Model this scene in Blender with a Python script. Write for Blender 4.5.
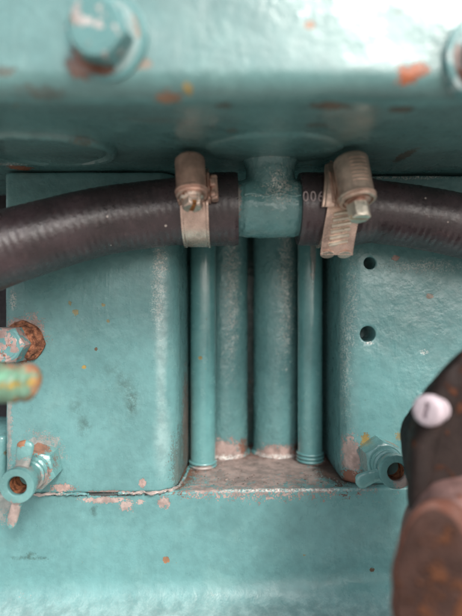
import bpy, bmesh, math, random
from mathutils import Vector, Matrix, noise as mn
random.seed(7)
S = bpy.context.scene
for o in list(bpy.data.objects): bpy.data.objects.remove(o)
COL = S.collection
MM = 0.001
K, D0 = 465.0, 194.0          # focal length in photo pixels; camera to wall in mm

# ------------------------------------------------------------------ camera
cam = bpy.data.cameras.new('camera'); co = bpy.data.objects.new('camera', cam); COL.objects.link(co)
cam.sensor_fit = 'VERTICAL'; cam.sensor_height = 36.0; cam.lens = K/616*36
co.location = (0, -D0*MM, 0); co.rotation_euler = (math.radians(90), 0, 0)
cam.clip_start = 0.002; cam.clip_end = 50
cam.dof.use_dof = True; cam.dof.focus_distance = 0.186; cam.dof.aperture_fstop = 6.0
S.camera = co
S.view_settings.view_transform = 'Standard'; S.view_settings.look = 'None'
S.view_settings.gamma = 1; S.view_settings.exposure = 0.6

# ------------------------------------------------------------------ light
SUN_EL, SUN_AZ = 38, 24        # azimuth to the right of straight behind the camera
w = bpy.data.worlds.new('World'); S.world = w; w.use_nodes = True
nt = w.node_tree; nt.nodes.clear()
sky = nt.nodes.new('ShaderNodeTexSky'); sky.sky_type = 'NISHITA'; sky.sun_disc = False
sky.sun_elevation = math.radians(SUN_EL); sky.sun_rotation = math.radians(180-SUN_AZ)
sky.dust_density = 4.0; sky.air_density = 1.0
hs = nt.nodes.new('ShaderNodeHueSaturation'); hs.inputs['Saturation'].default_value = 0.35
tc = nt.nodes.new('ShaderNodeTexCoord'); sx = nt.nodes.new('ShaderNodeSeparateXYZ')
mr = nt.nodes.new('ShaderNodeMapRange'); mr.inputs[1].default_value = -0.10; mr.inputs[2].default_value = 0.0
mx = nt.nodes.new('ShaderNodeMix'); mx.data_type = 'RGBA'
mx.inputs[6].default_value = (2.3, 2.1, 1.95, 1)     # pale ground bounce added below the horizon
bg = nt.nodes.new('ShaderNodeBackground'); bg.inputs[1].default_value = 0.15
wo = nt.nodes.new('ShaderNodeOutputWorld')
L = nt.links.new
L(sky.outputs[0], hs.inputs['Color']); L(tc.outputs['Generated'], sx.inputs[0]); L(sx.outputs[2], mr.inputs[0])
L(mr.outputs[0], mx.inputs[0]); L(hs.outputs[0], mx.inputs[7]); L(mx.outputs[2], bg.inputs[0]); L(bg.outputs[0], wo.inputs[0])
sl = bpy.data.lights.new('sun', 'SUN'); sl.energy = 1.5; sl.angle = math.radians(12); sl.color = (1, .96, .9)
so = bpy.data.objects.new('sun', sl); COL.objects.link(so)
a, e = math.radians(SUN_AZ), math.radians(SUN_EL)
tosun = Vector((math.sin(a)*math.cos(e), -math.cos(a)*math.cos(e), math.sin(e)))
so.rotation_euler = tosun.to_track_quat('Z', 'Y').to_euler()

# ------------------------------------------------------------------ helpers
def P(px, py, y):              # where the thing seen at a photo pixel stands, y mm behind the wall face
    d = D0+y
    return Vector(((px-231)*d/K, y, (308-py)*d/K))
def fbm(v, s, seed=0, o=3):
    p = Vector((v[0]/s+seed*7.3, v[1]/s+seed*3.1, v[2]/s-seed*5.7)); t = 0; am = 1
    for _ in range(o): t += am*mn.noise(p); p = p*2.03; am *= .5
    return t
def root(name, loc, label, cat, group=None):
    o = bpy.data.objects.new(name, None); COL.objects.link(o); o.location = Vector(loc)*MM
    o.empty_display_size = .01
    o['label'] = label; o['category'] = cat
    if group: o['group'] = group
    return o
def build(name, vf, mat, parent=None, org=None, sharp=35, lump=None, bevel=None, label=None, mods=None):
    """vf = (verts mm, faces[, uvs]); origin at org or the parent's place"""
    v, f = vf[0], vf[1]
    if lump:
        am, sc, sd = lump
        v = [Vector(p) for p in v]
        v = [p+Vector((fbm(p, sc, sd), fbm(p, sc, sd+1), fbm(p, sc, sd+2)))*am for p in v]
    if org is None: org = (parent.location/MM) if parent else Vector((0, 0, 0))
    org = Vector(org)
    me = bpy.data.meshes.new(name)
    me.from_pydata([tuple((Vector(p)-org)*MM) for p in v], [], f); me.update()
    bm = bmesh.new(); bm.from_mesh(me); bmesh.ops.remove_doubles(bm, verts=bm.verts, dist=1e-6)
    bmesh.ops.recalc_face_normals(bm, faces=bm.faces); bm.to_mesh(me); bm.free()
    me.shade_smooth(); me.set_sharp_from_angle(angle=math.radians(sharp))
    o = bpy.data.objects.new(name, me); COL.objects.link(o)
    me.materials.append(mat)
    if parent: o.parent = parent
    else: o.location = org*MM
    if bevel:
        m = o.modifiers.new('bevel', 'BEVEL'); m.width = bevel*MM; m.segments = 3; m.limit_method = 'ANGLE'
        m.angle_limit = math.radians(28); m.harden_normals = False
    if label: o['label'] = label
    return o
def join(*ms):
    V, F = [], []
    for v, f in ms:
        n = len(V); V += [Vector(p) for p in v]; F += [tuple(i+n for i in q) for q in f]
    return V, F
def loft(rings, closed=True, cap=True):
    n = len(rings[0]); V = [p for r in rings for p in r]; F = []
    for i in range(len(rings)-1):
        for j in range(n if closed else n-1):
            k = (j+1) % n
            F.append((i*n+j, i*n+k, (i+1)*n+k, (i+1)*n+j))
    if cap:
        F.append(tuple(range(n))[::-1]); m = (len(rings)-1)*n; F.append(tuple(range(m, m+n)))
    return V, F
def frame(ax, up=Vector((0, 0, 1))):
    ax = Vector(ax).normalized()
    if abs(ax.dot(up)) > .95: up = Vector((1, 0, 0))
    u = (up-ax*up.dot(ax)).normalized(); return ax, u, ax.cross(u)
def lathe(prof, org, ax, n=48, up=Vector((0, 0, 1)), ph=0., cap=True, fr=None):
    """prof = [(radius, distance along the axis)]"""
    ax, u, v = frame(ax, up); org = Vector(org); R = []
    for r, t in prof:
        ring = []
        for i in range(n):
            q = ph+2*math.pi*i/n; rr = max(r, .0005)*(fr(q, t) if fr else 1)
            ring.append(org+ax*t+(u*math.cos(q)+v*math.sin(q))*rr)
        R.append(ring)
    return loft(R, True, cap)
def hexa(af, t0, t1, org, ax, ch=.6, ph=0, up=Vector((0, 0, 1)), back=True):
    R = af/2/math.cos(math.pi/6)    # hexagonal prism with the corners turned down at its front
    n = 48; prof = [t0, t1-ch*1.3, t1-ch, t1-ch*.6, t1-ch*.3, t1]
    ax, u, v = frame(ax, up); org = Vector(org); rings = []
    for t in prof:
        lim = R*1.0 if t < t1-ch*1.2 else R-(t-(t1-ch*1.3))/(ch*1.3)*(R-af/2*.93)
        ring = []
        for i in range(n):
            q = 2*math.pi*i/n; s = (q % (math.pi/3))-math.pi/6
            rr = min(af/2/math.cos(s), lim)
            ring.append(org+ax*t+(u*math.cos(q+ph)+v*math.sin(q+ph))*rr)
        rings.append(ring)
    return loft(rings)
def box(c, sx, sy, sz, ax=None, up=Vector((0, 0, 1))):
    c = Vector(c)
    if ax is None: X, Y, Z = Vector((1, 0, 0)), Vector((0, 1, 0)), Vector((0, 0, 1))
    else: Y, Z, X = frame(ax, up)[0], frame(ax, up)[1], frame(ax, up)[2]
    V = [c+X*sx*i/2+Y*sy*j/2+Z*sz*k/2 for i in (-1, 1) for j in (-1, 1) for k in (-1, 1)]
    return V, [(0, 1, 3, 2), (4, 6, 7, 5), (0, 4, 5, 1), (2, 3, 7, 6), (0, 2, 6, 4), (1, 5, 7, 3)]
def catmull(pts, n):
    out = []; p = [Vector(q) for q in pts]; p = [p[0]*2-p[1]]+p+[p[-1]*2-p[-2]]
    for i in range(1, len(p)-2):
        for k in range(n):
            t = k/n; a, b, c, d = p[i-1:i+3]
            out.append(.5*((2*b)+(c-a)*t+(2*a-5*b+4*c-d)*t*t+(3*b-a-3*c+d)*t**3))
    out.append(p[-2]); return out
def resample(pts, st):
    L_ = [0]
    for i in range(1, len(pts)): L_.append(L_[-1]+(pts[i]-pts[i-1]).length)
    n = max(2, int(L_[-1]/st)); out = []; j = 0
    for k in range(n+1):
        s = L_[-1]*k/n
        while j < len(L_)-2 and L_[j+1] < s: j += 1
        t = (s-L_[j])/max(1e-9, L_[j+1]-L_[j]); out.append(pts[j].lerp(pts[j+1], t))
    return out, L_[-1]
def sweep(path, rad, n=96, inner=None):
    """round tube along a path; rad(s, q) in mm; open ended with a bore if inner is given"""
    m = len(path); T = [(path[min(i+1, m-1)]-path[max(i-1, 0)]).normalized() for i in range(m)]
    u = frame(T[0])[1]; s = 0; R = []; fr = []
    for i in range(m):
        u = (u-T[i]*u.dot(T[i])).normalized(); v = T[i].cross(u)
        if i: s += (path[i]-path[i-1]).length
        R.append([path[i]+(u*math.cos(2*math.pi*j/n)+v*math.sin(2*math.pi*j/n))*rad(s, 2*math.pi*j/n) for j in range(n)])
        fr.append((path[i], u, v))
    if inner:
        def ir(k, r): c, a_, b_ = fr[k]; return [c+(a_*math.cos(2*math.pi*j/n)+b_*math.sin(2*math.pi*j/n))*r for j in range(n)]
        R = [ir(8, inner), ir(0, inner)]+R+[ir(-1, inner), ir(-9, inner)]
        return loft(R, True, False), fr
    return loft(R, True, True), fr
def arc(cx, cy, r, a0, a1, n=8):
    return [(cx+r*math.cos(math.radians(a0+(a1-a0)*i/n)), cy+r*math.sin(math.radians(a0+(a1-a0)*i/n))) for i in range(n+1)]
def dense(poly, st, closed=True):
    out = []; n = len(poly)
    for i in range(n if closed else n-1):
        a_, b_ = poly[i], poly[(i+1) % n]; l = math.hypot(b_[0]-a_[0], b_[1]-a_[1]); k = max(1, int(l/st))
        for j in range(k): out.append((a_[0]+(b_[0]-a_[0])*j/k, a_[1]+(b_[1]-a_[1])*j/k))
    if not closed: out.append(poly[-1])
    return out
def inset(poly, d):
    n = len(poly); out = []; A = sum(poly[i][0]*poly[(i+1) % n][1]-poly[(i+1) % n][0]*poly[i][1] for i in range(n))
    sg = 1 if A > 0 else -1
    for i in range(n):
        a_, b_ = poly[i-1], poly[(i+1) % n]; tx, ty = b_[0]-a_[0], b_[1]-a_[1]; l = math.hypot(tx, ty) or 1
        out.append((poly[i][0]-sg*ty/l*d, poly[i][1]+sg*tx/l*d))
    return out
def baked(o):
    dg = bpy.context.evaluated_depsgraph_get(); dg.update()
    me = bpy.data.meshes.new_from_object(o.evaluated_get(dg)); old = o.data
    o.modifiers.clear(); o.data = me; me.name = o.name; bpy.data.meshes.remove(old); return me

# ------------------------------------------------------------------ materials
class G:
    def __init__(s, name):
        s.m = bpy.data.materials.new(name); s.m.use_nodes = True; s.t = s.m.node_tree
        s.b = s.t.nodes['Principled BSDF']; s.pos = s.t.nodes.new('ShaderNodeNewGeometry')
    def lk(s, a, b): s.t.links.new(a, b)
    def put(s, inp, v):
        if isinstance(v, (int, float)): inp.default_value = v
        elif isinstance(v, tuple): inp.default_value = v if len(v) == len(inp.default_value) else v+(1,)
        else: s.lk(v, inp)
    def math(s, op, a, b=0., c=None):
        n = s.t.nodes.new('ShaderNodeMath'); n.operation = op; s.put(n.inputs[0], a); s.put(n.inputs[1], b)
        if c is not None: s.put(n.inputs[2], c)
        return n.outputs[0]
    def vec(s, op, a, b=None):
        n = s.t.nodes.new('ShaderNodeVectorMath'); n.operation = op; s.put(n.inputs[0], a)
        if b is not None: s.put(n.inputs[1], b)
        return n.outputs[1] if op == 'LENGTH' else n.outputs[0]
    def noise(s, sc, det=3, rough=.55, v=None, out=0, dist=0.):
        n = s.t.nodes.new('ShaderNodeTexNoise'); s.lk(v or s.pos.outputs[0], n.inputs['Vector'])
        n.inputs['Scale'].default_value = sc; n.inputs['Detail'].default_value = det
        n.inputs['Roughness'].default_value = rough; n.inputs['Distortion'].default_value = dist
        return n.outputs[out]
    def ramp(s, v, a, b, lo=0., hi=1.):
        n = s.t.nodes.new('ShaderNodeMapRange'); n.interpolation_type = 'SMOOTHSTEP'
        s.put(n.inputs[0], v); n.inputs[1].default_value = a; n.inputs[2].default_value = b
        n.inputs[3].default_value = lo; n.inputs[4].default_value = hi; return n.outputs[0]
    def mix(s, f, a, b):
        n = s.t.nodes.new('ShaderNodeMix'); n.data_type = 'RGBA'
        s.put(n.inputs[0], f); s.put(n.inputs[6], a); s.put(n.inputs[7], b); return n.outputs[2]
    def bump(s, h, dist, strength=1., nrm=None):
        n = s.t.nodes.new('ShaderNodeBump'); n.inputs['Distance'].default_value = dist
        n.inputs['Strength'].default_value = strength; s.put(n.inputs['Height'], h)
        if nrm is not None: s.lk(nrm, n.inputs['Normal'])
        return n.outputs[0]
    def normal(s):
        n = s.t.nodes.new('ShaderNodeSeparateXYZ'); s.lk(s.pos.outputs['Normal'], n.inputs[0]); return n.outputs

TEAL = (.122, .272, .275)
PINK = (.40, .28, .25); RUST = (.20, .062, .028); ORNG = (.34, .14, .06); RED = (.30, .075, .02)
BRN = (.10, .06, .035); SHEEN = (.42, .50, .49); GLINT_WEAR = (.66, .68, .64); DARK = (.03, .022, .02); MUST = (.30, .21, .06); GRIME = (.045, .10, .09)  # soft pale is painted sheen; grainy pale mixes painted glints with real wear
def paint(name, spots=(), base=TEAL, peel=.00022, lump=.0006, rough=.3, freck=.5, dust=.25, coat=.35, pscale=620):
    g = G(name)
    c1 = g.noise(28, 4, .6); c2 = g.noise(260, 4, .6)
    v = g.math('ADD', g.math('MULTIPLY', c1, .6), g.math('MULTIPLY', c2, .4))
    col = g.mix(g.ramp(v, .32, .68), tuple(x*.84 for x in base), tuple(min(1, x*1.14+.006) for x in base))
    # old paint gone slightly chalky in patches
    ck = g.ramp(g.noise(75, 5, .65), .52, .72, 0, dust)
    col = g.mix(ck, col, (.22, .38, .36))
    w0 = g.math('SUBTRACT', g.noise(330, 5, .65), .5); w1 = g.math('SUBTRACT', g.noise(1500, 3, .6), .5)
    w0 = g.math('ADD', w0, g.math('MULTIPLY', w1, 1.1))
    fine = g.ramp(g.noise(1250, 4, .7), .44, .56)
    marks = None; rgh = None
    if freck:
        vo = g.t.nodes.new('ShaderNodeTexVoronoi'); g.lk(g.pos.outputs[0], vo.inputs['Vector']); vo.inputs['Scale'].default_value = 95
        sp = g.t.nodes.new('ShaderNodeSeparateColor'); g.lk(vo.outputs['Color'], sp.inputs[0])
        r = g.math('MULTIPLY', g.ramp(sp.outputs[0], .72, 1.), .10*freck*2)
        d = g.math('ADD', vo.outputs['Distance'], g.math('MULTIPLY', w0, .22))
        fm = g.math('MULTIPLY', g.math('LESS_THAN', d, r), .75)
        col = g.mix(fm, col, g.mix(sp.outputs[1], BRN, MUST))
    for c, r, color, amp, stren in spots:
        q = g.vec('MULTIPLY', g.vec('SUBTRACT', g.pos.outputs[0], tuple(x*MM for x in c)), tuple(1000/x for x in r))
        d = g.math('ADD', g.vec('LENGTH', q), g.math('MULTIPLY', w0, amp*4.2))
        if color is GLINT_WEAR: m = g.math('MULTIPLY', g.math('MULTIPLY', g.ramp(d, 1.15, .1), fine), stren*1.25)   # grainy pale: painted glints, in places real worn paint
        elif color is SHEEN: m = g.math('MULTIPLY', g.math('MULTIPLY', g.ramp(d, 1.1, .2), g.ramp(g.noise(120, 4, .6), .2, .6, .78, 1.)), stren)  # broad sheen painted into the colour
        elif color is GRIME: m = g.math('MULTIPLY', g.math('MULTIPLY', g.ramp(d, 1.2, .1), g.ramp(g.noise(420, 4, .7), .3, .62)), stren*1.6)
        else: m = g.math('MULTIPLY', g.ramp(d, .97, .84), stren)
        col = g.mix(m, col, g.mix(g.ramp(c2, .35, .65), tuple(x*.7 for x in color), tuple(min(1, x*1.2) for x in color)))
        if amp > 0: marks = m if marks is None else g.math('MAXIMUM', marks, m)
    g.lk(col, g.b.inputs['Base Color'])
    rn = g.ramp(g.noise(180, 4, .6), .35, .7, rough-.06, rough+.14)
    if marks is not None: rn = g.math('ADD', rn, g.math('MULTIPLY', marks, .35))
    g.lk(rn, g.b.inputs['Roughness'])
    g.b.inputs['Coat Weight'].default_value = coat; g.b.inputs['Coat Roughness'].default_value = .18
    vary = g.ramp(g.noise(42, 3, .6), .34, .62, .35, 1.35)
    h = g.math('MULTIPLY', g.math('MULTIPLY', g.noise(pscale, 3, .5), peel/.0006), vary)
    runs = g.noise(210, 3, .5, v=g.vec('MULTIPLY', g.pos.outputs[0], (1., 1., .22)))
    h = g.math('ADD', h, g.math('MULTIPLY', g.ramp(runs, .52, .75), .16))
    h = g.math('ADD', h, g.math('MULTIPLY', g.noise(150, 3, .5), lump/.0006))
    h = g.math('ADD', h, g.math('MULTIPLY', g.noise(2400, 2, .5), .05))
    if marks is not None: h = g.math('SUBTRACT', h, g.math('MULTIPLY', marks, .22))
    n = g.bump(h, .0006, .8)
    g.lk(n, g.b.inputs['Normal']); g.lk(n, g.b.inputs['Coat Normal'])
    return g.m
def metal(name, base, rust=.3, rough=.38, rcol=ORNG, metallic=.85, teal=0., sc=420, bmp=.00008):
    g = G(name)
    col = g.mix(g.ramp(g.noise(200, 4, .6), .35, .68), tuple(x*.72 for x in base), tuple(min(1, x*1.15) for x in base))
    m = g.ramp(g.math('ADD', g.noise(sc, 5, .7), g.math('MULTIPLY', g.noise(90, 2), .4)), .98-rust*.55, 1.04-rust*.5)
    col = g.mix(m, col, g.mix(g.noise(900, 3), tuple(x*.45 for x in rcol), rcol))
    if teal:
        t = g.ramp(g.math('ADD', g.noise(260, 5, .6), g.math('MULTIPLY', g.noise(95, 2), .3)), .80-teal*.4, .82-teal*.4)
        col = g.mix(t, col, TEAL); g.lk(g.math('MULTIPLY', g.math('SUBTRACT', 1., t), metallic), g.b.inputs['Metallic'])
    else: g.lk(g.math('MULTIPLY', g.math('SUBTRACT', 1., g.math('MULTIPLY', m, .8)), metallic), g.b.inputs['Metallic'])
    g.lk(col, g.b.inputs['Base Color'])
    g.lk(g.math('ADD', g.ramp(g.noise(600, 4), .3, .7, rough-.08, rough+.12), g.math('MULTIPLY', m, .25)), g.b.inputs['Roughness'])
    g.lk(g.bump(g.math('ADD', g.noise(1300, 4, .6), g.math('MULTIPLY', m, .8)), bmp), g.b.inputs['Normal'])
    return g.m
def rubber(name):
    g = G(name)
    base = (.030, .018, .021)
    col = g.mix(g.ramp(g.noise(60, 5, .6), .4, .7), base, (.060, .036, .042))
    col = g.mix(g.ramp(g.noise(420, 5, .7), .5, .78, 0, .45), col, (.14, .085, .085))
    vo = g.t.nodes.new('ShaderNodeTexVoronoi'); g.lk(g.pos.outputs[0], vo.inputs['Vector']); vo.inputs['Scale'].default_value = 260
    sp = g.t.nodes.new('ShaderNodeSeparateColor'); g.lk(vo.outputs['Color'], sp.inputs[0])
    fm = g.math('LESS_THAN', vo.outputs['Distance'], g.math('MULTIPLY', g.ramp(sp.outputs[0], .86, 1.), .13))
    col = g.mix(fm, col, (.55, .46, .42))
    g.lk(col, g.b.inputs['Base Color'])
    g.lk(g.ramp(g.noise(500, 4), .3, .7, .24, .42), g.b.inputs['Roughness'])
    g.b.inputs['Specular IOR Level'].default_value = .9
    g.lk(g.bump(g.math('ADD', g.noise(1100, 4, .6), g.math('MULTIPLY', fm, 1.5)), .0001), g.b.inputs['Normal'])
    return g.m
def plain(name, col, rough=.5, metallic=0., var=.25, sc=400, bmp=.0001, col2=None):
    g = G(name)
    c = g.mix(g.ramp(g.noise(sc, 5, .65), .35, .68), tuple(x*(1-var) for x in col), col2 or tuple(min(1, x*(1+var)) for x in col))
    g.lk(c, g.b.inputs['Base Color']); g.lk(g.ramp(g.noise(sc*1.7, 3), .3, .7, rough-.08, rough+.1), g.b.inputs['Roughness'])
    g.b.inputs['Metallic'].default_value = metallic
    g.lk(g.bump(g.noise(sc*3, 4), bmp), g.b.inputs['Normal']); return g.m

def sp(px, py, y, rx, ry, col, amp=.25, st=1., dy=8):
    s = K/(D0+y); c = P(px, py, y); return (tuple(c), (rx/s, dy, ry/s), col, amp, st)

# ================================================================== ENGINE BLOCK
LZ = -75.0                                   # ledge height
def tilt(v): return Vector((v[0], v[1], v[2]+.018*v[0]))
eng = root('engine_block', (0, 0, -118), 'teal painted cast iron engine block, smooth casings either side of a deep tube recess', 'engine block')

left_sp = [sp(161, 330, -4, 8, 120, SHEEN, .1, .34, 6), sp(158, 290, -4, 8, 50, GLINT_WEAR, .42, .42, 5), sp(160, 262, -4, 8, 16, GLINT_WEAR, .5, .8, 5), sp(163, 440, -4, 12, 50, SHEEN, .1, .3, 6),  # pale bands down the corner are its highlight, painted in
           sp(13, 300, -4, 4, 14, GLINT_WEAR, .35, .8, 6), sp(9, 420, -4, 3, 60, PINK, .6, .5, 5), sp(25, 335, -4, 22, 22, PINK, .3, .85, 5), sp(22, 342, -4, 19, 20, RUST, .3, .9, 4),
           sp(76, 312, -4, 4, 3, MUST, .45, .7), sp(70, 303, -4, 2, 2, MUST, .45, .7), sp(103, 305, -4, 2, 1.6, MUST, .45, .7), sp(108, 321, -4, 2, 2, MUST, .45, .7), sp(84, 367, -4, 2.4, 2, MUST, .2), sp(96, 349, -4, 2, 2, BRN, .3),
           sp(132, 402, -4, 9, 17, GRIME, .1, .55, 5), sp(124, 385, -4, 11, 15, GRIME, .1, .35, 5), sp(112, 370, -4, 12, 12, GRIME, .1, .2, 5), sp(84, 426, -4, 10, 14, GRIME, .1, .4, 5), sp(76, 408, -4, 9, 16, GRIME, .1, .28, 5),
           sp(143, 483, -4, 4, 5, PINK, .3), sp(108, 493, -4, 24, 3, PINK, .35), sp(60, 488, -4, 14, 4, PINK, .4), sp(40, 452, -4, 22, 18, PINK, .5, .5, 4), sp(168, 492, 2, 24, 6, PINK, .4),
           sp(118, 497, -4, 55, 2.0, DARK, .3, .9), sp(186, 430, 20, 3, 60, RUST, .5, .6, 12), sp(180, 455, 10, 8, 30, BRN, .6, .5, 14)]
right_sp = [sp(345, 350, 4, 7, 80, GLINT_WEAR, .50, .35, 8), sp(352, 300, 3, 6, 50, GLINT_WEAR, .50, .35, 8), sp(350, 455, 4, 8, 24, PINK, .35, .9, 8), sp(352, 476, 3, 12, 10, RUST, .4, .9, 8), sp(420, 267, 0, 45, 8, GLINT_WEAR, .55, .45, 5),  # pale streaks on the edge and across the top are painted highlights
            sp(400, 436, 0, 5, 4, MUST, .45, .7), sp(366, 442, 0, 5, 8, MUST, .45), sp(355, 462, 0, 6, 12, PINK, .4), sp(430, 296, 0, 4, 3, ORNG, .3, .6), sp(396, 258, 0, 4, 3, PINK, .3), sp(424, 352, 0, 6, 3, GLINT_WEAR, .4, .7),
            sp(368, 343, 0, 6, 2, GLINT_WEAR, .3, .9), sp(405, 177, 0, 60, 2.6, GLINT_WEAR, .5, .9), sp(350, 176, 0, 22, 2.2, GLINT_WEAR, .5, .9), sp(412, 150, -5, 5, 6, BRN, .4)]
crank_sp = [((12, 30, -75), (48, 42, 5), (.38, .255, .225), .55, .85), ((12, 50, -75), (40, 12, 5), RUST, .6, .6), ((-22, 25, -75), (7, 30, 5), (.16, .08, .05), .4, .9), ((47, 22, -75), (9, 24, 6), (.07, .035, .025), .35, .9),
            ((12, -2.6, -74.8), (52, 1.3, 1.0), GLINT_WEAR, .10, .85), sp(104, 500, -3, 24, 3.4, PINK, .5, .9), sp(126, 505, -3, 7, 6, PINK, .6, .85), sp(140, 502, -3, 4, 3, PINK, .5, .8), sp(164, 501, -3, 5, 7, PINK, .55, .9), sp(62, 489, -3, 16, 4, PINK, .4, .9),
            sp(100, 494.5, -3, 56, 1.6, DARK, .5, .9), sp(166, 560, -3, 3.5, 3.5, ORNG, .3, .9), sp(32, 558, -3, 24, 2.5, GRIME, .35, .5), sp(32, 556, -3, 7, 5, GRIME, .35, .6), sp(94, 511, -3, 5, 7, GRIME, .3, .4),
            sp(15, 610, -14, 18, 4, PINK, .4, .8), sp(215, 608, -14, 30, 3, GLINT_WEAR, .4, .8), sp(372, 570, -3, 2.5, 2.5, BRN, .3), sp(210, 452, 20, 8, 8, RUST, .4),
            ((0, -34, -125), (400, 45, 13), SHEEN, .1, .7), sp(200, 490, -3, 22, 3, PINK, .4, .7), sp(0, 500, -3, 14, 22, PINK, .5, .5)]  # wide pale band puts the light on the flange into the colour
M_left = paint('teal_paint_left', left_sp, peel=.00016, lump=.0004, rough=.32, freck=.35)
M_right = paint('teal_paint_rough', right_sp, peel=.00027, lump=.0004, rough=.30, freck=.3, coat=.5, pscale=430)
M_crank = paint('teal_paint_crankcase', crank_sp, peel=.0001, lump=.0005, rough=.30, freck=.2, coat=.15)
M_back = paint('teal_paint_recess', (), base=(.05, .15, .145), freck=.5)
M_teal = paint('teal_paint_plain', (), freck=.4)

def casing(name, poly, z0, z1, mat, r=1.4, lump=(.22, 16, 1), label=None, holes=()):
    pl = dense(poly, 1.5); rings = []
    zs = [(z0, r), (z0+r*.12, r*.5), (z0+r*.45, r*.15), (z0+r, 0)]
    n = int((z1-z0-2*r)/1.8); zs += [(z0+r+(z1-z0-2*r)*i/n, 0) for i in range(1, n+1)]
    zs += [(z1-r*.45, r*.15), (z1, r*.9)]
    for z, d in zs: rings.append([Vector((x, y, z)) for x, y in inset(pl, d)])
    vf = loft(rings)
    vf = ([tilt(p) if p.z < 0 else p for p in vf[0]], vf[1])
    o = build(name, vf, mat, eng, lump=lump, sharp=50, label=label)
    for c, rr, dep in holes:
        cv = lathe([(rr*1.22, -8), (rr*1.22, -.25), (rr*1.02, .35), (rr, .8), (rr*.98, dep)], c, (0, 1, 0), 40)
        cut = build('cutter', cv, mat)
        m = o.modifiers.new('b', 'BOOLEAN'); m.operation = 'DIFFERENCE'; m.solver = 'EXACT'; m.object = cut
        baked(o); bpy.data.objects.remove(cut)
    if holes: o.data.shade_smooth(); o.data.set_sharp_from_angle(angle=math.radians(50))
    return o
# left casing: flat face, soft right corner running back into the recess
pl = [(-93, 62), (-93, 0)]+arc(-90, -1, 3, 180, 270, 5)+arc(-31, 5, 9, 270, 352, 12)+[(-20.5, 30), (-19.5, 62)]
casing('cylinder_casing', pl, LZ+.2, 55.8, M_left, lump=(.25, 20, 1), label='smooth teal casing left of the tubes, cracked paint along its foot')
pr = [(46.4, 62)]+arc(55.2, 8, 8, 188, 270, 12)+[(140, 0), (140, 62)]
casing('cylinder_casing', pr, LZ+.2, 55.5, M_right, lump=(.22, 14, 4), label='bumpy teal casing right of the tubes with two bolt holes',
       holes=[(P(370, 263, 0), 2.5, 16), (P(368, 334, 0), 3.25, 16)])
# crankcase below, its lower edge sweeping forward into a flange
prof = [(80, LZ)]+[(-1.6+.0, LZ)]+arc(-1.8, LZ-1.2, 1.2, 90, 180, 4)+[(-3, -109)]+arc(-15, -109, 12, 0, -90, 14)+[(-62, -121), (-62, -137), (80, -137)]
prof = dense(prof, 1.6); rings = [[tilt((x, y, z)) for y, z in prof] for x in [-150+2.4*i for i in range(126)]]
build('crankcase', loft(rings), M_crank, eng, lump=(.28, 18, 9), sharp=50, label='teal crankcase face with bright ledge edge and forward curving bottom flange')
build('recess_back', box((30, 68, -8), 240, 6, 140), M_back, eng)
build('gap_back', box((-130, 40, -8), 79, 6, 140), plain('gap_shade_black', (.018, .014, .018), .7), eng)  # near-black sheet, the gap's shade put into its colour
nb = [(-150, 60), (-150, 1)]+arc(-97.2, 3, 2, 270, 360, 4)+[(-95.2, 60)]
casing('side_casting', nb, LZ+.2, -52, M_teal, label='edge of the next teal casting beyond the dark gap')

# old paint skin squeezed out of the joint under the left casing
bp = [Vector((x, -4.15, 0)) for x in (-90, -76)]+[Vector((x, -4.2+.3*math.sin(x), 0)) for x in range(-60, -32, 2)]+[Vector((x, y, 0)) for x, y in arc(-31, 5, 9.3, 270, 352, 10)]+[Vector((-20.2, 16, 0)), Vector((-19.6, 34, 0))]
def bead(pts, r_, sd):
    pth, _ = resample(catmull(pts, 8), .5)
    pth = [Vector((p.x, p.y, LZ+.25+.018*p.x+.35*fbm(p, 5, sd))) for p in pth]
    return sweep(pth, lambda s, q: r_*max(.15, 1+1.1*fbm((s, q, sd), 2.2, sd)), 10)[0]
M_bead = paint('flaked_joint_paint', [((-30, 0, -75.5), (16, 12, 3), PINK, .7, .8), ((-80, -4, -76), (14, 6, 3), PINK, .5, .8)], peel=.0004)
build('joint_paint_bead', bead(bp[:4], .5, 2), M_bead, eng)
build('joint_paint_bead', bead(bp[9:], .55, 5), M_bead, eng)
# grit and flakes of rust lying on the ledge
gr = []
for i in range(420):
    x = random.uniform(-21, 50); y = abs(random.gauss(0, 1))*14+2 if random.random() < .4 else random.uniform(0, 62)
    if random.random() < .45:      # heaped round the feet of the tubes
        cx_, cy_, rr_ = random.choice(((-3.3, 49, 12.8), (23.8, 49, 12.8), (-13.3, 27, 6.9), (38.4, 32, 6.9))); q = random.uniform(-3.3, .2); x = cx_+rr_*math.cos(q); y = cy_+rr_*math.sin(q)
    if not -20 < x < 50: continue
    rr_ = random.uniform(.2, .6)*(1 if random.random() < .9 else 1.7); c = Vector((x, y, LZ+.12+.018*x+rr_*.3)); V = [c+Vector((random.uniform(-1, 1)*rr_*1.2, random.uniform(-1, 1)*rr_*1.2, random.uniform(-.5, 1)*rr_*.8)) for _ in range(4)]
    gr.append((V, [(0, 1, 2), (0, 3, 1), (1, 3, 2), (0, 2, 3)]))
o = build('rust_grit', join(*gr), plain('grit', (.16, .07, .045), .9, var=.7, sc=700, col2=(.42, .33, .29)), sharp=5, org=(12, 25, LZ))
o['kind'] = 'stuff'; o['label'] = 'rust grit and paint flakes lying on the ledge between the tubes'; o['category'] = 'grit'

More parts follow.
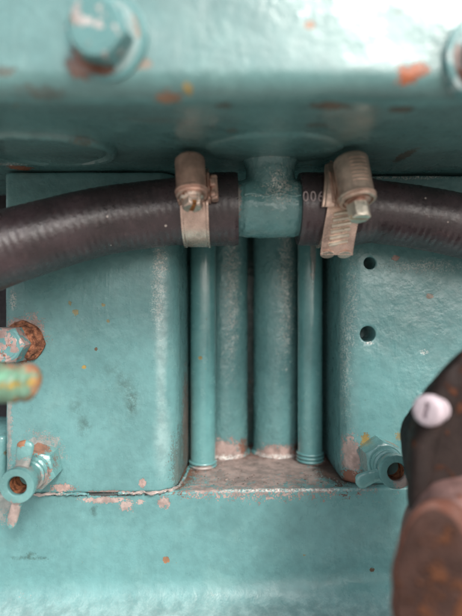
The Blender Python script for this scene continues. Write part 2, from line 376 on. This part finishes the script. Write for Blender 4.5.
# ================================================================== CYLINDER HEAD above
def sm(t): t = max(0, min(1, t)); return t*t*(3-2*t)
def zu(y): return 56.3-6.3*sm((-y-12)/68)
def und(px, py):                              # point of the underside seen at a pixel
    d = 180.
    for _ in range(40): d = zu(d-D0)*K/(308-py)
    return Vector(((px-231)*d/K, d-D0, zu(d-D0)))
def us(px, py, rx, ry, col, amp=.55, st=.85):
    c = und(px, py); d = D0+c.y; return (tuple(c), (rx*d/K, ry*d*d/K/c.z, 5), col, amp, st)
head = root('cylinder_head', (0, -40, 56), 'overhanging teal cylinder head casting with rounded lower edge across the top', 'cylinder head')
head_sp = [us(168, 100, 13, 3.5, ORNG), us(188, 97, 6, 3, MUST), us(40, 98, 20, 3, BRN, .6, .5), us(330, 107, 20, 4, BRN, .4, .9), us(400, 109, 14, 3.5, BRN, .4, .9), us(405, 155, 6, 9, BRN, .4), us(80, 139, 12, 4, (.13, .10, .06), .6, .6),
           us(225, 106, 8, 3, BRN, .4, .7), us(316, 126, 12, 3, BRN, .4, .6), us(20, 168, 12, 3, RED, .35), us(10, 164, 20, 2, GLINT_WEAR, .4, .7), us(232, 130, 6, 4, BRN, .4, .5), us(302, 80, 8, 5, MUST, .35, .9), us(150, 120, 30, 3, BRN, .5, .3),
           sp(404, 78, -84, 11, 10, RED, .4, 1., 6), sp(416, 73, -84, 13, 7, RED, .4, 1., 6), sp(310, 25, -86, 6, 4, ORNG, .3, .8), sp(5, 75, -84, 16, 5, BRN, .35, .6), sp(400, 12, -86, 6, 1.5, BRN, .3, .4), sp(82, 68, -85, 17, 13, RUST, .3, .8, 8), sp(143, 66, -85, 9, 6, ORNG, .5, .5, 8),
           sp(440, 60, -86, 20, 50, GRIME, .3, .3, 6), us(355, 130, 16, 26, (.16, .22, .19), .4, .4)]  # last spot is a reflection of the clamp, painted on the underside
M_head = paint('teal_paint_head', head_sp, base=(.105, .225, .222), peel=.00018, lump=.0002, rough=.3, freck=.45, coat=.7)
hp = [(80, 56.3)]+[(y, zu(y)) for y in range(60, -80, -2)]+arc(-80, 56, 6, 270, 180, 10)+[(-86.6, 115), (80, 115)]
hp = dense(hp, 1.8)
build('casting', loft([[Vector((x, y, z)) for y, z in hp] for x in [-150+2.5*i for i in range(121)]]), M_head, head, lump=(.4, 22, 3), sharp=50)
def on_under(px, py): c = und(px, py); e_ = .5; sl_ = (zu(c.y+e_)-zu(c.y-e_))/(2*e_); return c, Vector((0, sl_, -1)).normalized()
c, n = on_under(46, 149)
build('core_plug', lathe([(24.2, -1.5), (24.0, .8), (23.5, 1.6), (22.6, 1.95), (21.6, 1.6), (21.0, .7), (20.4, .1), (19.6, .0), (19, .5), (10, .8), (.1, .9)], c, n, 120), M_head, head, lump=(.25, 9, 5), label='pressed round core plug with raised rim under the head, upper left')
c, n = on_under(273, 149)
build('mounting_pad', lathe([(24, -2), (23.6, .2), (22.6, .8), (21, 1.1), (.1, 1.2)], c, n, 120), M_head, head, lump=(.35, 9, 6), label='low round pad the pipe tee rises into')

# ================================================================== TUBES in the recess
def tubething(name, x, y, r, zt, mat, label, cat, grp, rings=0, dent=0):
    z0 = LZ+.018*x; t = root(name, (x, y, z0), label, cat, grp)
    H = zt-z0; n = 60; pr = [(r*1.0, .0)]+[(r, H*i/n) for i in range(1, n+1)]
    build('tube', lathe(pr, (x, y, z0), (0, 0, 1), 72), mat, t, lump=(.22 if not rings else .05, 12, int(x)), sharp=50)
    if rings:
        for k in range(rings):
            build('collar', lathe([(r, k*1.7+.2), (r+.55, k*1.7+.45), (r+.75, k*1.7+.9), (r+.55, k*1.7+1.4), (r, k*1.7+1.6)], (x, y, z0), (0, 0, 1), 72, cap=False), mat, t)
    else:
        build('base_bead', lathe([(r-.5, 0), (r+1.3, .05), (r+1.1, .7), (r+.4, 1.3), (r-.2, 1.8)], (x, y, z0), (0, 0, 1), 72, cap=False), mat, t, lump=(.45, 5, 3))
    return t
def tsp(x, y, r, k):
    z = LZ; return [((x, y-r, z+1), (r*1.2, r*.9, 5+k), PINK, .35, .95), ((x, y-r, z+.5), (r*1.3, r*1.2, 2), GLINT_WEAR, .3, .8), ((x+r*.7, y-r*.4, z+4), (4, 5, 6), RUST, .45, .8),
                    ((x+r*.35, y-r, 15), (r*.42, 5, 45), GLINT_WEAR, .5, .7)]  # tall pale streak is the tube's highlight, painted in
WX = [(-3.3, 49), (23.8, 49)]; NX = [(-13.3, 27), (38.4, 32)]
for (x, y), lb, k in zip(WX, ('left one of the two thick teal tubes in the recess, chipped at its base', 'right one of the two thick teal tubes in the recess, rusty around its foot'), (4, 1)):
    tubething('push_rod_tube', x, y, 12.0, 58, paint('teal_paint_thick_tube', tsp(x, y, 12, k), peel=.00038, lump=.0009, rough=.28, coat=.45, pscale=480), lb, 'tube', 'thick push rod tubes in the recess')
for (x, y), lb, k in zip(NX, ('slim smooth teal tube on the left, under the left hose clamp', 'slim smooth teal tube on the right, with stacked rings at its foot'), (2, 3)):
    m = paint('teal_paint_slim_tube', [((x, y-6, LZ+.6), (6, 6, 1.6), PINK, .25, .8), ((x-1, y-6, LZ+52), (1, 3, 1), MUST, .2, .9)] if k == 2 else [((x+.5, y-6, 25), (1.3, 3, 14), PINK, .35, .5)],
              base=(.118, .290, .292), peel=.00003, lump=.0001, rough=.16, freck=.15, coat=1.)
    tubething('oil_tube', x, y, 5.95, 50+k, m, lb, 'tube', 'slim oil tubes in the recess', rings=k)
    t = COL.objects

# ================================================================== PIPE TEE
TY, TZ = -18.0, 37.6
tee = root('pipe_tee', (15, TY, TZ), 'teal painted cast pipe tee joining the two black hoses', 'pipe tee')
tc_ = (14.8, TY, TZ)
parts = [lathe([(10.3, -27), (10.3, 27)], tc_, (1, 0, 0), 64), lathe([(9.1, 0), (9.0, 10), (9.4, 15), (10.6, 18.2), (11.5, 20)], tc_, (0, 0, 1), 64),
         lathe([(10.9, -9.8), (11.0, -4), (11.0, 4), (10.9, 9.5)], tc_, (1, 0, 0), 64)]
M_tee = paint('teal_paint_tee', [((13, TY-8, TZ+2.5), (12, 4, .9), GLINT_WEAR, .4, .7), ((18, TY-9, TZ+5), (7, 5, 8), GLINT_WEAR, .5, .9), ((2, TY-10, TZ+2), (2, 4, 8), PINK, .4, .6), ((15, TY-9, 55), (9, 6, 1.2), GLINT_WEAR, .35, .6)], peel=.0003, lump=.0009, rough=.24, coat=.6)  # large pale speckle in the middle is a painted highlight
to = build('tee_body', join(*parts), M_tee, tee)
mo = to.modifiers.new('r', 'REMESH'); mo.mode = 'VOXEL'; mo.voxel_size = .00045
mo = to.modifiers.new('s', 'SMOOTH'); mo.factor = .6; mo.iterations = 22
baked(to); to.data.shade_smooth()
for v in to.data.vertices:
    p = v.co/MM; v.co += v.normal*fbm(p, 5, 2)*.00022
# cast parting line across the tee
pts = [Vector((14.8-10+i*.8, TY-10.95-.0*i+.15, TZ+2.6+.5*math.sin(i*.5))) for i in range(26)]
build('casting_seam', sweep(pts, lambda s, q: .42+.15*fbm((s, 0, 0), 3), 10)[0], M_tee, tee)

# ================================================================== HOSES
M_rub = rubber('old_black_rubber')
def hose(name, pts, r, label, hand=1):
    path, Lg = resample(catmull(pts, 20), .45)
    t = root(name, pts[0], label, 'hose', 'black rubber coolant hoses')
    def rad(s, q):
        tw = abs(math.sin(math.pi*(s/2.3+hand*q*3/(2*math.pi))))
        tw2 = math.sin(2*math.pi*(s/2.9-hand*q*5/(2*math.pi)))
        return r(s, Lg)+.075*tw+.035*tw2+.12*mn.noise(Vector((s/9, math.cos(q), math.sin(q))))
    vf, fr = sweep(path, rad, 112, inner=9.6)
    build('hose_body', vf, M_rub, t, sharp=60)
    return t, fr, Lg
lh, lfr, LL = hose('rubber_hose', [P(238, 209.5, TY), P(208, 210, TY), P(175, 212, TY-.5), P(140, 216, TY-2), P(100, 222, -23), P(50, 235, -28), P(0, 250, -33), P(-45, 266, -38)],
                   lambda s, L_: 13.6-1.3*sm((s-14)/12)-.35*sm(1-s/1.2)+.9*sm((s-50)/60), 'long black rubber hose curving down to the left from the tee', 1)
rh, rfr, RL = hose('rubber_hose', [P(298, 209.5, TY), P(325, 209.5, TY), P(350, 210, TY), P(380, 212.5, TY), P(420, 218, TY), P(462, 226.5, TY-.5), P(520, 242, TY-1)],
                   lambda s, L_: 13.5-1.9*sm((s-20)/10)-.35*sm(1-s/1.2), 'black rubber hose running right from the tee, pale digits printed near its end', -1)
# printed digits wrapped on the short end of the right hose
M_ink = plain('pale_print', (.42, .34, .34), .6, var=.3, sc=900)
for i, ch in enumerate('006'):
    cu = bpy.data.curves.new('digit', 'FONT'); cu.body = ch; cu.size = 5.8; cu.extrude = .03; cu.resolution_u = 6; cu.offset = .02
    tmp = bpy.data.objects.new('tmp', cu); COL.objects.link(tmp)
    dg = bpy.context.evaluated_depsgraph_get(); me = bpy.data.meshes.new_from_object(tmp.evaluated_get(dg)); bpy.data.objects.remove(tmp)
    bm = bmesh.new(); bm.from_mesh(me); bmesh.ops.triangulate(bm, faces=bm.faces); bmesh.ops.subdivide_edges(bm, edges=bm.edges, cuts=1)
    x0 = P(302.6+7.5*i, 0, TY-13.6).x; R_ = 13.72
    for v in bm.verts:
        h = (v.co.y*.93-.4)/R_; rr = R_+v.co.z*1.0
        v.co = (Vector((x0+v.co.x*.76, TY-rr*math.cos(h), TZ+rr*math.sin(h)))-rh.location/MM)*MM
    bm.to_mesh(me); bm.free(); me.materials.clear(); me.materials.append(M_ink)
    o = bpy.data.objects.new('printed_digit', me); COL.objects.link(o); o.parent = rh

# ================================================================== HOSE CLAMPS
M_clamp = metal('tarnished_clamp_steel', (.74, .54, .45), rust=.12, rough=.27, metallic=.65)
M_clampd = metal('brown_clamp_steel', (.62, .38, .30), rust=.2, rough=.38, metallic=.6, rcol=(.25, .10, .05))
M_screw = metal('rusty_clamp_screw', (.78, .60, .50), rust=.3, rough=.34)
def strip(cx, cyz, R, x_of, hw, a0, a1, th, n=60, lip=.3, wave=None, notch=None):
    """band bent around the hose axis; angle 0 faces the camera, 90 is up; x_of(a) = its centre"""
    rings = []
    for i in range(n+1):
        q = a0+(a1-a0)*i/n; r = R+(wave(q) if wave else 0); c_, s_ = math.cos(math.radians(q)), math.sin(math.radians(q)); xc = x_of(q); ring = []
        w_ = hw*(notch(q) if notch else 1)
        for dx, dr in ((-w_, 0), (-w_, th+lip), (-w_+.7, th+lip), (-w_+1.1, th), (w_-1.1, th), (w_-.7, th+lip), (w_, th+lip), (w_, 0)):
            ring.append(Vector((xc+dx, cyz[0]-(r+dr)*c_, cyz[1]+(r+dr)*s_)))
        rings.append(ring)
    return loft(rings, True, abs(a1-a0) < 359)
def clamp(cx, R, th0, Rb, Lb, lean, tailend, label, big, slide=0, blean=0, bx=0):
    c0 = Vector((cx, TY, TZ)); A = math.radians(th0)
    rd = Vector((0, -math.cos(A), math.sin(A))); tg = Vector((blean, -math.sin(A), -math.cos(A))).normalized()
    t = root('hose_clamp', (cx, TY-R, TZ), label, 'hose clamp', 'worm drive clamps on the hoses')
    xf = lambda q: cx-lean*R*math.sin(math.radians(th0-q)) if -60 < q < 140 else cx
    def xf(q):
        d = math.radians(th0-q); return cx+lean*R*math.sin(d)
    hw = 4.9 if not big else 5.6
    build('band', strip(cx, (TY, TZ), R, xf, hw, -180, 180, .7, 120), M_clamp, t)
    bc = c0+Vector((bx, 0, 0))+rd*(R+.9+Rb*.93)+tg*slide
    # housing barrel with rolled rims and a saddle
    pb = [(Rb*.5, -Lb/2-.3), (Rb*.86, -Lb/2-.2), (Rb*.97, -Lb/2+.5), (Rb, -Lb/2+1.2), (Rb*.985, 0), (Rb*.985, Lb/2-2.6), (Rb*1.07, Lb/2-2.2), (Rb*1.08, Lb/2-1.6), (Rb*1.0, Lb/2-1.2), (Rb*1.05, Lb/2-.7), (Rb*1.0, Lb/2-.1), (Rb*.86, Lb/2), (Rb*.80, Lb/2-.9), (.1, Lb/2-1.0)]
    build('screw_housing', lathe(pb, bc, tg, 72, up=rd), M_clampd if not big else M_clampd2, t, lump=(.12, 4, 2), sharp=40)
    sd = tg.cross(rd).normalized()
    # saddle skirts that wrap the band under the barrel
    sk = []
    for s_ in (-1, 1):
        sk.append(box(c0+rd*(R+1.8)+sd*s_*(hw+.3), 1.1, Lb*.72, 4.2, ax=tg, up=rd))
    build('saddle', join(*sk), M_clampd, t, bevel=.4)
    # lug of the overlapping band end
    lx = 1 if sd.x > 0 else -1; SLT = .3*lx
    if not big:
        lug = join(box(c0+rd*(R+2.4)+sd*lx*(hw+2.2)+tg*(.5), 2.6, 9.2, 3.4, ax=tg, up=rd), box(c0+rd*(R+4.3)+sd*lx*(hw+1.7)+tg*(-.8), 2.2, 3.2, 1.6, ax=tg, up=rd), box(c0+rd*(R+4.3)+sd*lx*(hw+1.7)+tg*(3.4), 2.2, 2.4, 1.6, ax=tg, up=rd))
        build('lug', lug, M_clampd, t, bevel=.7)
    # screw
    e0 = bc+tg*(Lb/2-1.2)
    if not big:
        sc = join(lathe([(Rb*.78, -.3), (Rb*.84, 1.2), (Rb*.80, 2.2), (Rb*.66, 2.8)], e0, tg, 48), )
        build('screw_collar', sc, M_screw, t)
        h = build('screw_head', hexa(Rb*1.22, 1.8, 5.6, e0, tg, .7, ph=.2, up=rd), M_screw, t, sharp=30, lump=(.1, 3, 1))
        cut = build('cutter', box(e0+tg*5.6, 1.5, 3.4, Rb*2.4, ax=tg, up=(rd*.95+sd*SLT).normalized()), M_rustslot, t)
        m = h.modifiers.new('b', 'BOOLEAN'); m.operation = 'DIFFERENCE'; m.solver = 'EXACT'; m.object = cut; baked(h); bpy.data.objects.remove(cut)
        h.data.set_sharp_from_angle(angle=math.radians(30))
        build('slot_rust', box(e0+tg*4.35, 1.4, 1.2, Rb*1.2, ax=tg, up=(rd*.95+sd*SLT).normalized()), M_rustslot, h, org=t.location/MM)
    else:
        build('screw_collar', lathe([(Rb*.72, -.3), (Rb*.72, 1.2), (Rb*.50, 1.5), (Rb*.50, 3.)], e0, tg, 48), M_clampd, t)
        h = build('screw_head', hexa(6.6, 2.2, 7.4, e0+sd*.3, tg, .45, ph=.5, up=rd), M_screw2, t, sharp=30, lump=(.08, 3, 1))
        cut = build('cutter', box(e0+tg*7.4, 1.1, 2.6, 14, ax=tg, up=(rd*.25+sd*.97).normalized()), M_screw, t)
        m = h.modifiers.new('b', 'BOOLEAN'); m.operation = 'DIFFERENCE'; m.solver = 'EXACT'; m.object = cut; baked(h); bpy.data.objects.remove(cut)
        h.data.set_sharp_from_angle(angle=math.radians(30))
        # raised ridges pressed round the barrel
        rb = []
        for k in range(7):
            q0 = -Lb/2+2.6+k*1.35; ring = []
            for j in range(13):
                q = math.radians(-22+58*j/12); ring.append(bc+tg*(q0)+(rd*math.cos(q)+sd*(-math.sin(q)))*(Rb*.985+.05))
            rb.append(sweep(ring, lambda s, q: .20, 6)[0])
        build('embossed_ridge', join(*rb), M_clampd2, t)['kind'] = 'stuff'
        # free end of the band running on below the screw, with its worm slots
        xt = lambda q: xf(q)-.3
        hang = lambda q: 0 if q > -25 else (R+.9)*(1/math.cos(math.radians(q+25))-1)
        tail = strip(cx, (TY, TZ), R+.9, xt, hw*1.04, th0-6, tailend, .6, 50, lip=.12, wave=hang)
        build('band_tail', tail, M_clamp, t)
        sl_ = []
        for k in range(8):
            q = th0-32-k*7.5
            if q < tailend+8: break
            ring = []
            for j in range(9):
                f = j/8-.5; qq = q+f*4.5; r_ = R+1.6+hang(qq)
                ring.append(Vector((xt(qq)+f*6.6, TY-r_*math.cos(math.radians(qq)), TZ+r_*math.sin(math.radians(qq)))))
            sl_.append(sweep(ring, lambda s, q: .75, 8)[0])
        for g_ in sl_: build('worm_rib', g_, M_screw2, t)
        x5 = lambda q: xf(q)-hw-.1
        build('band_overlap', strip(cx, (TY, TZ), R+1.0, x5, 2.6, 62, -10, 2.6, 30, lip=-.5, notch=lambda q: 1 if q < 52 else 1-(q-52)/14), M_clampd2, t, bevel=.5)
        # two rounded ears at the end of the tail with a notch between
        for s_ in (-1, 1):
            q = math.radians(tailend-1.5); r_ = R+1.2+hang(tailend); pc = Vector((xt(tailend)+s_*3.1, TY-r_*math.cos(q), TZ+r_*math.sin(q)))
            build('band_ear', lathe([(2.2, -.5), (2.5, -.35), (2.5, -.05), (2.3, .1)], pc, Vector((0, -math.cos(q), math.sin(q))), 28), M_clamp, t)
    return t
for m_ in (M_clamp, M_clampd, M_screw):
    m_.node_tree.nodes['Principled BSDF'].inputs['Coat Weight'].default_value = .6; m_.node_tree.nodes['Principled BSDF'].inputs['Coat Roughness'].default_value = .16
M_rustslot = plain('slot_rust', (.45, .17, .04), .8, var=.5)
M_clampd2 = metal('dull_clamp_steel', (.68, .50, .41), rust=.10, rough=.36, metallic=.65)
M_screw2 = metal('bright_screw_steel', (.85, .76, .64), rust=.10, rough=.36)
lx_ = P(194, 209, TY-14).x; rx_ = P(347, 209, TY-14).x
clamp(lx_, 13.75, 13, 5.2, 14.0, .02, 0, 'small hose clamp on the left hose, rust in its slotted screw', False, -2.3, .07, -.6)
clamp(rx_, 13.9, 15, 5.9, 16.0, -.15, -66, 'larger hose clamp tilted on the right hose, hex screw and notched band tail', True, 0, .10, .9)

# ================================================================== BOLTS
M_washer = metal('pale_washer', (.42, .52, .52), rust=.14, rough=.28, teal=.62, metallic=.2)
M_bolt = metal('painted_bolt', (.55, .52, .50), rust=.5, rough=.3, teal=.66, metallic=.4, sc=300)
M_boltl = metal('flaked_bolt', (.50, .36, .33), rust=.35, rough=.4, rcol=(.38, .16, .10), teal=.35, metallic=.4)
M_ringl = paint('washer_face', [sp(82, 68, -87, 28, 26, RUST, .25, .95, 8), sp(140, 22, -87, 6, 16, ORNG, .5, .6, 8)], base=(.30, .42, .42), freck=0)
M_ringr = paint('washer_face_right', [sp(452, 70, -87, 12, 30, PINK, .4, .9, 8), sp(460, 80, -87, 14, 12, RUST, .3, .9, 8)], base=(.25, .38, .38), freck=0)
M_rust = plain('flaky_rust', (.24, .075, .035), .85, var=.6, sc=500, bmp=.0006, col2=(.42, .17, .09))
M_rim = plain('rust_ring', (.22, .07, .035), .8, var=.5, sc=300, bmp=.0003)
def bolt(c, ax, af, h, rw, label, mw, mh, ph=.1, boss=True, group='hexagon headed bolts', mr=None):
    t = root('hex_bolt', c, label, 'bolt', group)
    if boss: build('washer', lathe([(rw, -1.5), (rw, 1.0), (rw-.2, 1.45), (rw-.8, 1.6), (rw*.80, 1.5), (rw*.76, 1.1), (rw*.6, 1.0)], c, ax, 72), mw, t)
    build('rust_ring', lathe([(rw*.86, 1.2), (rw*.84, 1.8), (rw*.5, 1.95)], c, ax, 60), mr or M_rim, t, lump=(.15, 3, 2))
    build('bolt_head', hexa(af, 1.5, 1.5+h, c, ax, .9, ph=ph), mh, t, sharp=28, lump=(.12, 4, 3))
    build('head_dimple', lathe([(af*.40, 1.45+h), (af*.385, 1.62+h), (af*.30, 1.58+h), (.1, 1.56+h)], c, ax, 48), mh, t)
    return t
bolt(P(107, 39, -85.8), (-.10, -1, -.19), 12.4, 6.2, 9.8, 'large blurred hex bolt at the upper left of the cylinder head, rust under its head', M_washer, M_bolt, ph=.35, mr=M_ringl)
bolt(P(487, 58, -85.8), (.04, -1, -.10), 12.4, 5.6, 10.4, 'hex bolt cut off by the right edge of the photo, high on the cylinder head', M_washer, M_bolt, ph=.1, mr=M_ringr)
b = bolt(P(19, 343, -4.2), (-.06, -1, 0), 13.4, 9.5, 7.6, 'hex bolt with flaking paint and rusty collar at the left edge', M_rust, M_boltl, ph=math.pi/6)
cc = P(24, 342, -4.2)
build('rusty_collar', lathe([(8.4, -1), (8.2, 1.5), (7.2, 2.4), (6.9, 4.8), (6.2, 5.5), (5, 5.6)], cc, (-.02, -1, 0), 64, fr=lambda q, t: 1+.05*math.sin(3*q+1)+.03*math.sin(7*q)), M_rust, b, lump=(.7, 3.5, 3))

# ================================================================== DRAIN COCKS
def cock_paint(name, spots): return paint(name, spots, base=(.14, .31, .305), peel=.00018, lump=.0005, rough=.26, freck=.2, coat=.6)
def wing(p0, p1, w0, w1, th, face):
    """flat tapering lever with a rounded tip, from p0 to p1, its flat side towards face"""
    p0, p1 = Vector(p0), Vector(p1); a_ = (p1-p0).normalized(); f = (Vector(face)-a_*a_.dot(Vector(face))).normalized(); s_ = a_.cross(f); L_ = (p1-p0).length; rings = []
    for i in range(17):
        t = i/16; x = t*L_
        w_ = w0+(w1-w0)*sm(t*1.2)
        if t > .8: w_ *= math.sqrt(max(.02, 1-((t-.8)/.2)**2))
        th_ = th*(1 if t < .85 else math.sqrt(max(.1, 1-((t-.85)/.16)**2)))
        rings.append([p0+a_*x+s_*math.cos(q)*w_+f*math.sin(q)*th_*(1+.1*math.cos(2*q)) for q in [2*math.pi*j/20 for j in range(20)]])
    return loft(rings)
def cock(base, mouth, wings, label, mat, M_tip, hexAF, ph, hexlen):
    base, mouth = Vector(base), Vector(mouth); ax = (mouth-base).normalized(); Lg = (mouth-base).length
    t = root('drain_cock', base, label, 'drain cock', 'brass drain cocks on the block')
    build('hex_body', hexa(hexAF, -1, hexlen, base, ax, .8, ph=ph), mat, t, sharp=28, lump=(.15, 4, 1))
    build('collar', lathe([(6.0, hexlen-.5), (6.2, hexlen+.6), (5.7, hexlen+1.4), (5.2, hexlen+1.6), (5.2, hexlen+2.4), (5.9, hexlen+2.7), (6.0, hexlen+3.9), (5.4, hexlen+4.4)], base, ax, 60), mat, t, lump=(.1, 4, 2))
    build('spout', lathe([(5.0, hexlen+3), (5.6, Lg-5), (6.3, Lg-3.4), (6.45, Lg-.8), (6.2, Lg-.1), (5.7, Lg), (3.8, Lg-.05), (3.45, Lg-.5), (3.35, Lg-10), (.1, Lg-12)], base, ax, 64), mat, t)
    build('bore_rust', lathe([(3.25, Lg-1.6), (3.15, Lg-9.6), (.1, Lg-10.6)], base, ax, 40, cap=False), M_rustslot2, t)
    for (q0, q1, w0, w1) in wings:
        build('wing_handle', wing(mouth-ax*3.2+Vector(q0), mouth-ax*2.8+Vector(q1), w0, w1, 1.35, -ax), M_tip, t, lump=(.15, 4, 5))
    return t
M_rustslot2 = plain('bore_rust', (.28, .085, .03), .85, var=.7, col2=(.50, .20, .09))
lb_, lm_ = P(43, 463, -4), P(16.5, 486.5, -27)
M_ckl = cock_paint('teal_cock_left', [(tuple(lb_+Vector((-1, -5, 7.5))), (6, 6, 3.2), (.33, .13, .07), .3, .95), (tuple(lb_+Vector((5.5, -5, -1))), (2.2, 6, 6), (.28, .14, .10), .3, .8), (tuple(lm_+Vector((0, 4, 6))), (5, 3, 3), PINK, .45, .6),
                      (tuple(lm_+Vector((-1.2, 3, 15))), (3, 4, 2.6), ORNG, .2, .95), (tuple(lm_+Vector((-2, 0, -11))), (4, 6, 6), PINK, .3, .9), (tuple(lm_+Vector((4, 10, -3))), (4, 6, 5), PINK, .4, .7)])
cock(lb_, lm_, [((0, 1, 4.5), (1.0, 3.0, 15.0), 2.6, 3.3), ((-.5, 0, -4.5), (-4.2, 1, -17), 2.0, 1.9)], 'left drain cock with an open rusty spout and upright wing handle', M_ckl, M_ckl, 15.0, .25, 9.5)
rb_, rm_ = P(377, 455, 0), P(397, 472.5, -22)
M_ckr = cock_paint('teal_cock_right', [(tuple(rb_+Vector((5, -4, 6))), (4, 3, 2.4), ORNG, .4, .7), (tuple(rb_+Vector((-4, -1, 3))), (3, 2, 5), MUST, .5, .5), (tuple(rm_+Vector((2, 2, -4))), (4, 5, 3), PINK, .35, .8), (tuple(rm_+Vector((-2, 4, 5))), (3, 2, 2), PINK, .45, .5)])
cock(rb_, rm_, [((-4.0, 0, -1), (-14.8, -1, -4.6), 2.0, 2.9)], 'right drain cock with a flat teal wing handle pointing left', M_ckr, M_ckr, 14.5, .1, 10.5)

# ================================================================== ROD END in the left foreground
M_rod = paint('peeling_green_paint', [((-50, -70, -14.8), (12, 8, 2.2), (.30, .13, .07), .5, .95), ((-55, -72, -19), (14, 8, 1.5), (.34, .24, .05), .35, .95), ((-48, -72, -21), (3.5, 8, 5), (.40, .18, .09), .5, .95), ((-60, -74, -17.2), (8, 8, 1.6), (.14, .34, .22), .4, .8), ((-50, -72, -23.5), (9, 8, 1.5), (.25, .12, .05), .4, .8)],
              base=(.13, .24, .16), peel=.0003, rough=.5, coat=.1, freck=.6)
re_ = root('lever_end', (-62, -72, -20), 'blurred green lever end with yellow and rusty patches jutting in from the left', 'lever')
e1 = P(40, 381, -72); e0 = P(-70, 388, -76); pth, Lg = resample([e0, e1], .6)
build('lever_arm', sweep(pth, lambda s, q: (5.4-.5*math.cos(2*q))*math.sqrt(max(.004, 1-max(0, (s-Lg+3.4)/3.45)**2))*(1-.10*math.exp(-((s-Lg+4.6)/.8)**2)), 40)[0], M_rod, re_, lump=(.9, 6, 2))

# ================================================================== RUSTY BRACKET in the right foreground
M_blk = metal('black_rusty_iron', (.026, .017, .015), rust=.40, rough=.55, rcol=(.10, .036, .018), metallic=0., sc=260, bmp=.0004)
M_void = plain('hollow_shade_black', (.006, .004, .005), .7, var=.4)  # shade inside the hollow put into the colour
M_brn = metal('brown_rusty_iron', (.050, .024, .018), rust=.46, rough=.62, rcol=(.13, .05, .024), metallic=0., sc=140, bmp=.0006)
M_edge = metal('lit_pink_iron', (.27, .16, .145), rust=.40, rough=.5, rcol=(.30, .10, .05), metallic=.15, sc=180, bmp=.0005)  # light on the neck put into the base colour, rust over it
for m_ in (M_blk, M_brn, M_edge): m_.node_tree.nodes['Principled BSDF'].inputs['Specular IOR Level'].default_value = .22
br = root('rusty_bracket', P(470, 560, -70), 'blurred black and rust brown iron bracket in the lower right foreground', 'bracket')
def ell(c, a_, b_, n=90, p=2.0, y=None):
    return [Vector((c[0]+a_*math.copysign(abs(math.cos(q))**(2/p), math.cos(q)), c[1] if y is None else y, c[2]+b_*math.copysign(abs(math.sin(q))**(2/p), math.sin(q)))) for q in [2*math.pi*i/n for i in range(n)]]
hc = P(502, 482, -70)
def E(dx, dz, y, f, cx=0, cz=0): return ell((hc.x+cx, y, hc.z+cz), 25.5*f+dx, 38.5*f+dz)
rings = [E(-12, -16, -57, 1.), E(0, 0, -58, .80), E(0, 0, -61, .88), E(0, 0, -65, .945), E(0, 0, -69, .985), E(0, 0, -71.5, .975), E(0, 0, -72.6, .93), E(-4.6, -8, -72.6, 1.), E(-5.6, -10, -71.8, 1.)]
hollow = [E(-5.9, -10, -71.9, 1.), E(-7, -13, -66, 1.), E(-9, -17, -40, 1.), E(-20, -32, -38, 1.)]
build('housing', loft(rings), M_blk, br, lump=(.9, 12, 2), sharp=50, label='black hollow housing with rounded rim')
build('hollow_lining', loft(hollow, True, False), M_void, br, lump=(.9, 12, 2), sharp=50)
f0 = P(430, 590, -91); f1 = P(480, 572, -68)
def R_(t, f): c = f0.lerp(f1, t); return ell((c.x, c.y, c.z), (8.9+t*11.5)*f, (18.8+t*7.5)*f, p=2+t*.6)
rings = [R_(0, .05), R_(0, .80), R_(.02, .90), R_(.05, .95)]
build('boss_face', loft(rings), M_brn, br, lump=(.7, 8, 4), sharp=60, label='rust brown rounded boss facing the camera')
build('boss_rim', loft([R_(.035, .90), R_(.04, .955), R_(.07, 1.), R_(.12, 1.02), R_(.17, 1.0), R_(.2, .95)]), plain('orange_rust_rim', (.20, .06, .03), .75, var=.5, sc=200, bmp=.0005, col2=(.12, .05, .035)), br, lump=(.6, 8, 4), sharp=60)
rings = [R_(.15, .97), R_(.2, .975), R_(.35, .96), R_(.6, .98), R_(.85, 1.05), R_(1.1, 1.1), R_(1.4, 1.1)]
build('boss_neck', loft(rings), M_edge, br, lump=(.7, 8, 5), sharp=60, label='paler neck behind the boss, its lit tone in the colour')
# white round headed screw in the housing rim
M_white = plain('white_painted_screw', (.56, .47, .51), .35, var=.12, sc=200, bmp=.0002)
wc = P(431, 410, -74.2); wa = Vector((-.72, -.66, .10)).normalized()
ws = root('round_head_screw', wc, 'small white round headed screw on the black bracket rim', 'screw')
h = build('screw_head', lathe([(3.3, -4), (3.6, -1), (4.0, 0), (4.05, 1.6), (3.95, 2.2), (3.5, 2.75), (2.8, 2.95), (.1, 3.1)], wc, wa, 56), M_white, ws, sharp=60)
cut = build('cutter', box(wc+wa*3.0, 1.3, 3.0, 4.2, ax=wa, up=Vector((.3, 0, 1))), M_white)
m = h.modifiers.new('b', 'BOOLEAN'); m.operation = 'DIFFERENCE'; m.solver = 'EXACT'; m.object = cut; baked(h); bpy.data.objects.remove(cut); h.data.set_sharp_from_angle(angle=math.radians(50))
